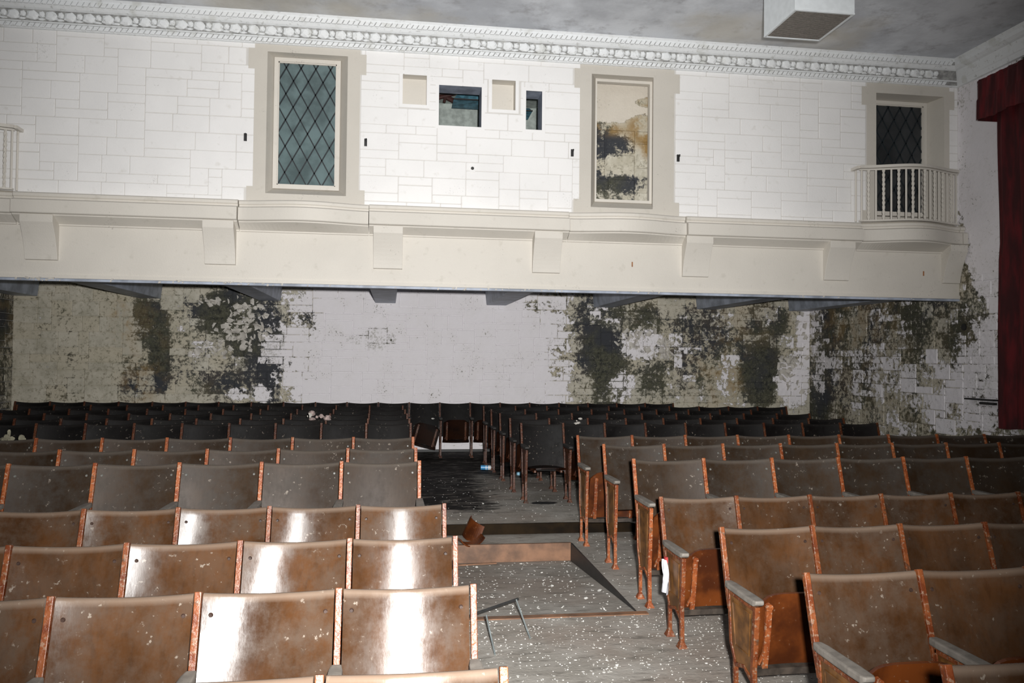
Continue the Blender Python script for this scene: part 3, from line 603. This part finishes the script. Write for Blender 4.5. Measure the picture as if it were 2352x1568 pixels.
# ---------------------------------------------------------------- theatre seats
TAN = math.tan(math.radians(17.0))
def spec(p, H, arm): return dict(p=p, H=H, arm=arm, k=H / .80)
TYPE = {'A': spec(.50, .80, .53), 'B': spec(.53, .945, .68), 'C': spec(.485, .83, .585)}
SZ = {'A': (.19, .36), 'B': (.19, .36), 'C': (.255, .31)}
for q_, v_ in (('A', .28), ('B', .42), ('C', .31)): TYPE[q_]['zb'] = v_
for q_, v_ in SZ.items(): TYPE[q_]['s0'], TYPE[q_]['sl'] = v_
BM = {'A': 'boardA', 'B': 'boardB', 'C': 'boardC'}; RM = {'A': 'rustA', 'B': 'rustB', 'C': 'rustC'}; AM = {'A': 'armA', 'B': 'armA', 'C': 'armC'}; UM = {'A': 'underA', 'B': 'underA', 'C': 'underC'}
def back_mesh(T):
    w = T['p'] - .034; H = T['H']; zb = T['zb']; n = 14; r = .011
    prof = [(0, zb + (H - .032 - zb) * i / 7) for i in range(8)] + [(0, H - .012)]
    for a in range(1, 8): t = math.pi - a * (math.pi * 1.35) / 7; prof.append((r + r * math.cos(t), H - .012 + r * math.sin(t)))
    prof += [(.013, H - .035), (.012, zb)]; edge = [0] * 8 + [1] * 9 + [.2, 0]; m = len(prof); V = []; F = []; E = []
    for i in range(n + 1):
        s = -1 + 2 * i / n; c = 1 - s * s
        for (o, z), e in zip(prof, edge):
            zz = z - .018 * c * (z - zb) / (H - zb); g = (H - z) * TAN; bow = .035 * c * (.7 + .3 * (z - zb) / (H - zb))
            V.append((s * w / 2, o - g + bow - .01, zz)); E.append(e)
    for i in range(n):
        for k in range(m): F.append((i * m + k, i * m + (k + 1) % m, (i + 1) * m + (k + 1) % m, (i + 1) * m + k))
    F.append(tuple(range(m))); F.append(tuple(reversed(range(n * m, n * m + m))))
    mb = MB().add(V, F); me = mb.mesh('backrest', True)
    at = me.attributes.new('edge', 'FLOAT', 'POINT'); at.data.foreach_set('value', E)
    return me
def post_pt(T, z): return -(T['H'] - z) * TAN
def frame_mesh(T):
    H, arm, k = T['H'], T['arm'], T['k']; mb = MB()
    mb.bar([(0, post_pt(T, H + .004) - .004, H + .004), (0, post_pt(T, arm) - .004, arm), (0, post_pt(T, arm * .8) - .01, arm * .8)], .024, .026)
    yb, yfr = post_pt(T, arm) - .035, -.42
    mb.bar([(0, yb, arm - .005), (0, yb - .03, .5 * arm), (0, -.19, .2 * k), (0, -.19, .03)], .022, .024)
    mb.bar([(0, yfr, arm - .01), (0, yfr + .02, .55 * arm), (0, yfr + .03, .22 * k), (0, yfr + .02, .03)], .024, .028)
    mb.bar([(0, yb, arm - .02), (0, yfr, arm - .025)], .022, .02); mb.bar([(0, -.20, .175 * k), (0, -.30, .20 * k), (0, yfr + .03, .16 * k)], .020, .02)
    for y in (-.19, yfr + .02): mb.hexa([(-.028, y - .03, 0), (.028, y - .03, 0), (.028, y + .03, 0), (-.028, y + .03, 0), (-.013, y - .015, .035), (.013, y - .015, .035), (.013, y + .015, .035), (-.013, y + .015, .035)])
    return mb.mesh('end_frame', bevel=.003)
def panel_mesh(T):
    arm, k = T['arm'], T['k']; yb, yfr = post_pt(T, arm) - .035, -.42
    mb = MB().add([(s * .006, y, z) for s in (-1, 1) for y, z in ((yb, arm - .03), (yfr, arm - .03), (yfr + .025, .4 * arm), (yfr + .03, .19 * k), (-.30, .20 * k), (-.20, .19 * k), (yb - .03, .5 * arm))],
                  [tuple(range(7)), tuple(range(13, 6, -1))] + [(i, 7 + i, 7 + (i + 1) % 7, (i + 1) % 7) for i in range(7)])
    for s in (-1, 1):
        a, b = yb - .045, yfr + .055
        mb.bar([(s * .007, a, arm - .06), (s * .007, b, arm - .06), (s * .007, b + .01, .27 * k), (s * .007, a - .04, .27 * k), (s * .007, a, arm - .06)], .005, .006)
    return mb.mesh('side_panel')
def arm_mesh(T):
    arm = T['arm']; y0 = post_pt(T, arm) + .0; mb = MB()
    pts = [(y0 - .01, .036), (y0 - .06, .05), (-.36, .058), (-.435, .054), (-.455, .042)]
    V = []; F = []
    for y, w in pts:
        for s, z in ((-1, 0), (1, 0), (1, .030), (-1, .030)): V.append((s * w / 2, y, arm - .004 + z - (.012 if y < -.44 and z == 0 else 0) * -1))
    for i in range(len(pts) - 1):
        for q in range(4): F.append((i * 4 + q, i * 4 + (q + 1) % 4, i * 4 + 4 + (q + 1) % 4, i * 4 + 4 + q))
    F += [(3, 2, 1, 0), (16, 17, 18, 19)]; return mb.add(V, F).mesh('armrest', bevel=.007)
def seat_mesh(T, down=False):
    w = T['p'] - .085; k = T['k']; L = T['sl'] * k; n = 12; V = []; F = []; m = 9
    for side in (0, 1):
        for j in range(m):
            v = j / (m - 1)
            for i in range(n + 1):
                s = -1 + 2 * i / n; ww = w / 2 * (1 - .16 * max(0, (v - .8) / .2) ** 2); dz = -.03 * max(0, (v - .8) / .2) ** 2 * abs(s) ** 6
                h = .02 * (1 - s * s) * (1 - v * .5)
                V.append((s * ww, h + side * .016, v * L + dz))
    q = m * (n + 1)
    for j in range(m - 1):
        for i in range(n):
            a = j * (n + 1) + i; F.append((a, a + 1, a + n + 2, a + n + 1)); F.append((q + a, q + a + n + 1, q + a + n + 2, q + a + 1))
    for i in range(n): a = (m - 1) * (n + 1) + i; F.append((i, q + i, q + i + 1, i + 1)); F.append((a, a + 1, q + a + 1, q + a))
    for j in range(m - 1): a = j * (n + 1); F.append((a, a + n + 1, q + a + n + 1, q + a)); a += n; F.append((a, q + a, q + a + n + 1, a + n + 1))
    return MB().add(V, F).mesh('seat', False)
def rail_mesh(T):
    w = T['p'] - .075
    return MB().bar([(s * w / 2, -.012 + .03 * (1 - s * s), -.012 - .014 * (1 - s * s)) for s in [-1 + 2 * i / 10 for i in range(11)]], .044, .034, Vector((0, 1, 0))).mesh('seat_rail')
def brack_mesh(T, s):
    w = T['p'] - .085; L = T['sl'] * T['k']; x = s * (w / 2 - .055)
    return MB().bar([(x, -.012, .0), (x, -.018, L * .5), (x, -.016, L * .80), (x - s * -.004, -.022, L * .86)], .028, .016).tube([(x, -.028, L * .86), (x, -.005, L * .86)], .017, 10).bar([(x + s * .03, -.01, L * .05), (x, -.016, L * .3)], .012, .01, Vector((0, 1, 0))).mesh('seat_bracket')
def bolt_mesh(T, s):
    w = T['p'] - .034; z = T['H'] - .075; x = s * (w / 2 - .03); c = 1 - (x / (w / 2)) ** 2; y = -(T['H'] - z) * TAN + .035 * c * .95 - .01
    return MB().tube([(x, y - .005, z), (x, y + .002, z)], [.006, .009], 10).mesh('bolt')
M['railwood'] = plain('dusty_dark_rail_wood', (.045, .034, .026), .6, var=.5); M['bracket'] = mat_rust('bright_orange_cast_bracket', .42); M['boltdark'] = plain('dark_bolt_head', (.035, .02, .015), .4); M['boltgrey'] = plain('dull_bolt_head', (.12, .12, .11), .35)
MS = {}
for ty, T in TYPE.items():
    d = {'back': back_mesh(T), 'frame': frame_mesh(T), 'panel': panel_mesh(T), 'arm': arm_mesh(T), 'seat': seat_mesh(T), 'rail': rail_mesh(T), 'br': [brack_mesh(T, -1), brack_mesh(T, 1)], 'bolt': [bolt_mesh(T, -1), bolt_mesh(T, 1)]}
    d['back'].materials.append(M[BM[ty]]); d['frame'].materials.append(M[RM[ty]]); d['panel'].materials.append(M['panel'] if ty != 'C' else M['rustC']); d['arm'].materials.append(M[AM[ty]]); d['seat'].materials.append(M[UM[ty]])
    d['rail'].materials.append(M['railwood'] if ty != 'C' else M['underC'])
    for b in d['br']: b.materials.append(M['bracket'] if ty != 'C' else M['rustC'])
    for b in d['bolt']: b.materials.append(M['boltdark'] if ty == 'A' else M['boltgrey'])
    MS[ty] = d
def lk(name, me, parent, loc=(0, 0, 0)):
    o = bpy.data.objects.new(name, me); C.objects.link(o); o.parent = parent; o.location = loc; return o
def add_frame(t, d, x):
    f = lk('end_frame', d['frame'], t, (x, 0, 0)); lk('side_panel', d['panel'], f); lk('armrest', d['arm'], t, (x, 0, 0))
def seat_unit(ty, loc, side, last, label, group, state='up', rz=0):
    d = MS[ty]; T = TYPE[ty]; t = thing('theater_seat', loc, label, 'seat', group); t.rotation_euler.z = rz; p = T['p']; k = T['k']
    b = lk('backrest', d['back'], t)
    if ty != 'C':
        for q in d['bolt']: lk('bolt', q, b)
    x = -side * p / 2; add_frame(t, d, x)
    if last: add_frame(t, d, -x)
    if state != 'none':
        s = lk('seat', d['seat'], t, (0, -.285, T['s0'] * k))
        s.rotation_euler.x = math.radians(10 + random.uniform(-2, 2))
        if state == 'down': s.rotation_euler.x = math.radians(86); s.location = (0, -.12, .335)
        if state == 'hang': s.rotation_euler = (math.radians(6), math.radians(15), 0); s.location = (-.03, -.33, .20)
        lk('seat_rail', d['rail'], s)
        for q in d['br']: lk('seat_bracket', q, s)
    return t
ORD = ['', 'first', 'second', 'third', 'fourth', 'fifth', 'sixth', 'seventh', 'eighth', 'ninth', 'tenth', 'eleventh', 'twelfth', 'thirteenth', 'fourteenth', 'fifteenth', 'sixteenth', 'seventeenth', 'eighteenth', 'nineteenth', 'twentieth', 'twenty-first', 'twenty-second', 'twenty-third', 'twenty-fourth', 'twenty-fifth']
XOFF = {}
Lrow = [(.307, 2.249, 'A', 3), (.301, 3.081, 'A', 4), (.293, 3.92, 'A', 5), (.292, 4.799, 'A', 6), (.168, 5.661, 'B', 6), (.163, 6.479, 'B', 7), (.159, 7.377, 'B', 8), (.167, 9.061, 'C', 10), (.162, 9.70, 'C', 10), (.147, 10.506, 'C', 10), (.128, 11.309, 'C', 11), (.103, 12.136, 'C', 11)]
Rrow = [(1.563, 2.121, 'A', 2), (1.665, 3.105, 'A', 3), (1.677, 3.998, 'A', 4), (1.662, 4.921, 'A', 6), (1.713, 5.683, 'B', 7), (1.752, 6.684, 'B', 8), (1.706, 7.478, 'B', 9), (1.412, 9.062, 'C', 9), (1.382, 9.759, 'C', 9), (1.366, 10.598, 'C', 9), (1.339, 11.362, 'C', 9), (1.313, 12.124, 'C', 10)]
LOOK = {'A': 'glossy brown', 'B': 'dusty dark brown', 'C': 'near-black'}
def zfl(y): return 0 if y < ys else zr(y - .3)
for blk, rows, sgn in (('left', Lrow, -1), ('right', Rrow, 1)):
    for ri, (X0, Y, ty, n) in enumerate(rows):
        T = TYPE[ty]; z = zfl(Y); cam_row = ri + 1
        for i in range(n):
            st = 'up'
            if blk == 'right' and ri == 7 and i == 0: st = 'down'
            if blk == 'right' and ri == 5 and i == 0: st = 'none'
            rowtxt = ORD[ri + 1] + ' row from the camera' if ri < 7 else ORD[ri - 6] + ' row behind the cross aisle'
            lab = '%s folding seat %s from the aisle, %s block, %s' % (LOOK[ty], ORD[i + 1], blk, rowtxt)
            if st == 'down': lab = 'dark seat with its bottom folded down beside the cross aisle, right block'
            if st == 'none': lab = 'dusty brown seat without its bottom at the aisle, right block, sixth row'
            seat_unit(ty, (X0 + sgn * (i + .5) * T['p'], Y, z), sgn, i == n - 1, lab, '%s block seats, %s' % (blk, rowtxt), st)
for i in range(21):
    X = -5.607 + (i + .5) * .485; st = 'hang' if i == 12 else 'up'
    lab = 'near-black folding seat against the back wall, %s from the left end' % ORD[i + 1]
    if st == 'hang': lab = 'back-wall seat whose bottom hangs loose at a slant, at the aisle'
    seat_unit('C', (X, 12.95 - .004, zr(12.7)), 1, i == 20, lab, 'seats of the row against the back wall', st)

# upturned rim and detail that stands alone
# ---------------------------------------------------------------- litter and debris
def chips(n, xr, yr_, zf, seed, lo_, hi_, name, lab, mat, skip=None):
    r = random.Random(seed); mb = MB(); c = 0
    while c < n:
        x = r.uniform(*xr); y = r.uniform(*yr_); c += 1
        if skip and skip(x, y): continue
        z = zf(x, y); s = r.uniform(lo_, hi_) * (1 if r.random() < .9 else 2.2); k = r.randint(4, 6); a0 = r.uniform(0, 6); tl = r.uniform(-.3, .3)
        P = [(x + s * r.uniform(.5, 1) * math.cos(a0 + 6.28 * j / k), y + s * r.uniform(.5, 1) * math.sin(a0 + 6.28 * j / k)) for j in range(k)]
        V = [(px_, py_, z + .003 + abs(tl) * s * (1 + math.cos(j))) for j, (px_, py_) in enumerate(P)]; V += [(v[0], v[1], v[2] - .0015) for v in V]
        mb.add(V, [tuple(range(k)), tuple(range(2 * k - 1, k - 1, -1))] + [(j, k + j, k + (j + 1) % k, (j + 1) % k) for j in range(k)])
    return tag(mb.build(name, mat), lab, 'debris', kind='stuff')
def zfloor(x, y):
    if y > ys: return zr(y)
    if .25 < x < 1.6 and yf < y < yr: return ZD * (y - yf) / (yr - yf)
    return 0
chips(2600, (.3, 2.9), (3.2, 5.15), zfloor, 3, .002, .0065, 'paint_chips', 'white paint chips scattered over the near aisle floor', M['chip'])
chips(380, (.3, 1.57), (5.25, 7.15), zfloor, 4, .003, .010, 'paint_chips', 'pale paint chips scattered in the sunken part of the aisle', M['chip'])
chips(420, (.3, 3.2), (7.7, 10.5), zfloor, 5, .003, .009, 'paint_chips', 'pale rubble specks scattered on the raised aisle floor', M['chip'])
chips(500, (1.62, 4.0), (5.2, 7.5), zfloor, 6, .003, .009, 'paint_chips', 'paint chips on the floor under the right block seats', M['chip'])
# curled paint hanging off the walls
def curls(spots, n, seed, lab, onright=False):
    r = random.Random(seed); mb = MB()
    for i in range(n):
        cx, cy, rx, ry = r.choice(spots); px_, py_ = r.gauss(cx, rx * .5), r.gauss(cy, ry * .5)
        if onright: d = ray(px_, py_); q = d / d.x * XR; P = Vector((XR, q.y, q.z + EYE)); ax, nx = Vector((0, 1, 0)), Vector((-1, 0, 0))
        else: P = U(px_, py_, YB); ax, nx = Vector((1, 0, 0)), Vector((0, -1, 0))
        s = r.uniform(.02, .075); th = r.uniform(0, 6.28); up = Vector((0, 0, 1)); u = ax * math.cos(th) + up * math.sin(th); v = -ax * math.sin(th) + up * math.cos(th); curl = r.uniform(1.0, 2.6); L = s * r.uniform(1, 2.2); m = 6; V = []
        for sd in (0, .002):
            for j in range(m + 1):
                t = j / m; a = curl * t; off = L / curl
                c = P + nx * (.024 + off * (1 - math.cos(a)) * .8 + sd) + v * (off * math.sin(a)); wv = s * (1 - .5 * t) * r.uniform(.75, 1.2)
                V += [c - u * wv * r.uniform(.6, 1), c + u * wv * r.uniform(.6, 1)]
        k = 2 * (m + 1); F = [(2 * j, 2 * j + 1, 2 * j + 3, 2 * j + 2) for j in range(m)] + [(k + 2 * j, k + 2 * j + 2, k + 2 * j + 3, k + 2 * j + 1) for j in range(m)]
        mb.add(V, F)
    return tag(mb.build('peeling_paint', M['flake']), lab, 'peeling paint', kind='stuff')
curls([(590, 735, 30, 30), (530, 755, 45, 30), (500, 800, 55, 25), (560, 705, 40, 18), (490, 692, 40, 5), (600, 760, 20, 20), (565, 790, 40, 25), (545, 740, 30, 30)], 150, 7, 'curled white paint hanging off the dark patch left of the white wall')
curls([(1480, 790, 55, 35), (1450, 775, 30, 25), (1530, 800, 25, 25)], 60, 8, 'curled white paint in the mouldy part right of the white wall')
curls([(1805, 830, 30, 25), (1835, 880, 25, 30), (1840, 770, 16, 60), (1800, 860, 25, 20)], 60, 9, 'curled white paint by the right back corner')

r = random.Random(77); mb = MB()
for i in range(110):
    x = U(r.choice([r.uniform(0, 2150), r.gauss(1080, 90), r.gauss(560, 120), r.gauss(90, 20)]), 660, YU).x; q = r.uniform(.005, .016); h = r.uniform(.004, .014); z = r.uniform(2.478, 2.512); y = YU - .047 - r.uniform(0, .012)
    if XL + .1 < x < XR - .1: mb.hexa([(x - q, y, z - h), (x + q * .6, y, z - h * r.random()), (x + q * .6, y + .006, z - h * .8), (x - q, y + .006, z - h), (x - q * .5, y - .004, z + h), (x + q, y - .004, z + h * .7), (x + q, y + .004, z + h * .7), (x - q * .5, y + .004, z + h)])
tag(mb.build('flaking_paint', M['flake']), 'white flaking paint along the lower steel lip of the gallery front', 'peeling paint', kind='stuff')
# spray can and bottle near the cross aisle
def lathe(prof, n=16):
    V = [(r_ * math.cos(2 * math.pi * k / n), r_ * math.sin(2 * math.pi * k / n), z) for r_, z in prof for k in range(n)]; m = len(prof)
    F = [(i * n + k, i * n + (k + 1) % n, (i + 1) * n + (k + 1) % n, (i + 1) * n + k) for i in range(m - 1) for k in range(n)] + [tuple(reversed(range(n))), tuple(range((m - 1) * n, m * n))]
    return MB().add(V, F)
p = UZ(1104, 1080, zr(10)); p = Vector((p.x, p.y, zfloor(p.x, p.y) + .034))
t = thing('spray_can', p, 'small blue and white can lying on the raised aisle floor', 'can'); t.rotation_euler = (0, math.pi / 2, math.radians(-8))
lathe([(.028, 0), (.033, .004), (.033, .07)]).build('can_body', M['canblue'], t, smooth=False); lathe([(.0332, .07), (.0332, .135), (.026, .145), (.012, .148), (.012, .16)]).build('label_band', M['canwhite'], t); lathe([(.0338, .082), (.0338, .10)]).build('label_print', M['canblue'], t)
p = UZ(1192, 1092, zr(9)); t = thing('plastic_bottle', (p.x, p.y, zfloor(p.x, p.y)), 'pale blue plastic bottle standing behind the first right-block seat leg', 'bottle')
lathe([(.03, 0), (.034, .01), (.034, .06), (.030, .07), (.034, .08), (.034, .13), (.016, .17), (.013, .19)]).build('bottle_body', M['plasticblue'], t, smooth=True); lathe([(.016, .19), (.016, .21)]).build('cap', M['canwhite'], t)
# broken curved plywood pieces beside the riser
def curved_board(loc, w, L, rad, rot, label):
    V = []; F = []; n = 14
    for sd in (0, .012):
        for i in range(n + 1):
            a = -w / rad / 2 + w / rad * i / n
            V += [((rad + sd) * math.sin(a), (rad + sd) * (1 - math.cos(a)) - sd, 0), ((rad + sd) * math.sin(a) * .9, (rad + sd) * (1 - math.cos(a)) - sd, L)]
    k = 2 * (n + 1)
    for i in range(n): F += [(2 * i, 2 * i + 1, 2 * i + 3, 2 * i + 2), (k + 2 * i, k + 2 * i + 2, k + 2 * i + 3, k + 2 * i + 1), (2 * i, 2 * i + 2, k + 2 * i + 2, k + 2 * i), (2 * i + 1, k + 2 * i + 1, k + 2 * i + 3, 2 * i + 3)]
    F += [(0, k, k + 1, 1), (2 * n, 2 * n + 1, k + 2 * n + 1, k + 2 * n)]
    o = MB().add(V, F).build('broken_seat_board', M['underA'], smooth=False); o.location = loc; o.rotation_euler = rot; return tag(o, label, 'board', 'broken seat boards')
curved_board((.66, 7.42, .005), .26, .19, .16, (math.radians(-14), math.radians(18), math.radians(-60)), 'curved broken plywood piece leaning upright by the aisle step')
curved_board((.66, 7.29, .012), .30, .10, .15, (math.radians(100), 0, math.radians(20)), 'round-edged red-brown plywood piece lying below the upright one')
# steel rods and dark bar in the aisle
def rod(a, b, r_, mat, name, label, cat, grp=None, mid=None):
    pts = [a] + ([mid] if mid else []) + [b]; o = MB().tube(pts, r_, 10).build(name, mat, smooth=True); return tag(o, label, cat, grp)
A = UZ(1117, 1405, .17); B_ = UZ(1137, 1503, .009); rod((A.x, A.y, .15), (B_.x, B_.y, .009), .0055, M['steel'], 'steel_rod', 'bright thin steel leg on the aisle floor, nearer the left seats', 'rod', 'steel legs of the fallen bar')
A2 = UZ(1186, 1370, .17); B2 = UZ(1218, 1466, .009); rod((A2.x, A2.y, .15), (B2.x, B2.y, .009), .0055, M['steel'], 'steel_rod', 'bright thin steel leg on the aisle floor, the right one', 'rod', 'steel legs of the fallen bar')
a_ = UZ(1100, 1412, .12); b_ = UZ(1190, 1375, .14); rod((a_.x - .05, a_.y, .12), (b_.x, b_.y, .14), .009, M['black'], 'dark_bar', 'dark bar joining the two thin steel legs in the aisle', 'bar')
# plank strip resting in the dip, dark scrap on the raised floor
o = MB().box(-.30, .30, -.012, .012, 0, .012).build('wood_batten', M['brown']); p = UZ(1150, 1270, -.15); o.location = (.60, yr - .16, ZD + .018); o.rotation_euler.z = math.radians(6); tag(o, 'thin brown batten lying at the foot of the brown riser', 'batten')
p = UZ(1248, 1157, .1); mb = MB().blob((0, 0, .006), (.14, .06, .008), 5, 10); o = mb.build('dark_scrap', M['black']); o.location = (p.x, p.y, zfloor(p.x, p.y)); tag(o, 'flat black scrap on the floor before the seat with its bottom down', 'scrap')
# curled lino under the right block
V, F = grid_plane(Vector((0, 0, 0)), Vector((.75, 0, 0)), Vector((0, .35, 0)), 20, 8); V = [(v.x, v.y, .105 + .02 * math.sin(v.x * 9) + .03 * (1 - v.y / .35) * math.sin(v.x * 7 + 1) ** 2) for v in V]; n0 = len(V)
V += [(x, y, z - .004) for x, y, z in V]; F += [tuple(n0 + i for i in reversed(f)) for f in F]
o = MB().add(V, F).build('lino_sheet', M['lino'], smooth=True); o.location = (2.0, ys - .2, .0); tag(o, 'curled grey floor covering lifting off the step under the right block', 'lino')
# rag on the fourth-row aisle frame
t = thing('white_rag', (1.662 - .022, 4.72, .26), 'white rag with red edge tied to the right-block end frame', 'cloth')
V, F = grid_plane(Vector((0, -.045, -.0)), Vector((0, .09, 0)), Vector((0, 0, .20)), 8, 10); V = [(-.012 - .012 * math.sin(v.y * 90 + v.z * 20), v.y * (1.25 - v.z * 4.2), v.z) for v in V]; n0 = len(V); V += [(x - .004, y, z) for x, y, z in V]; F += [tuple(n0 + i for i in reversed(f)) for f in F]
MB().add(V, F).build('cloth', M['rag'], t, smooth=True); MB().box(-.016, .0, -.012, .016, .18, .215).build('red_edge', M['redtag'], t)
# debris lying over seat backs
def heap(c, r_, n, seed, mat, name, lab, flat=.6):
    rr = random.Random(seed); mb = MB()
    for i in range(n):
        s = rr.uniform(.25, .6); q = [rr.uniform(-1, 1) * a for a in r_]; mb.blob((q[0], q[1], q[2]), (r_[0] * s * rr.uniform(.5, 1), r_[1] * s, r_[2] * s * rr.uniform(.5, 1.2)), seed + i, 6)
    o = mb.build(name, mat); o.location = c; return tag(o, lab, 'debris')
p = U(738, 957, 9.9); heap((p.x, 9.70, .965), (.12, .05, .05), 9, 40, M['debris'], 'fallen_plaster', 'crumpled pinkish plaster caught between seat backs in the left block')
p = U(712, 955, 9.8); heap((p.x, 9.69, .965), (.035, .03, .055), 5, 60, M['flake'], 'fallen_paint', 'curled white paint scrap beside the crumpled plaster, left block')
p = U(1335, 970, 9.4); heap((p.x, 9.45, p.z + .01), (.07, .04, .03), 6, 80, M['flake'], 'fallen_paint', 'crumpled white scrap lying between seat backs in the right block')
p = U(14, 1016, 8.1); heap((p.x, 8.2, p.z - .02), (.09, .06, .10), 8, 100, M['plaster'], 'plaster_chunk', 'pale crumbling plaster lump behind the left seats at the picture edge')
p = U(994, 961, 12.7); o = MB().blob((0, 0, 0), (.03, .02, .012), 3, 6).build('paper_scrap', M['chip']); o.location = (p.x, 12.7, p.z); tag(o, 'tiny white scrap on a seat back of the back-wall row', 'scrap')
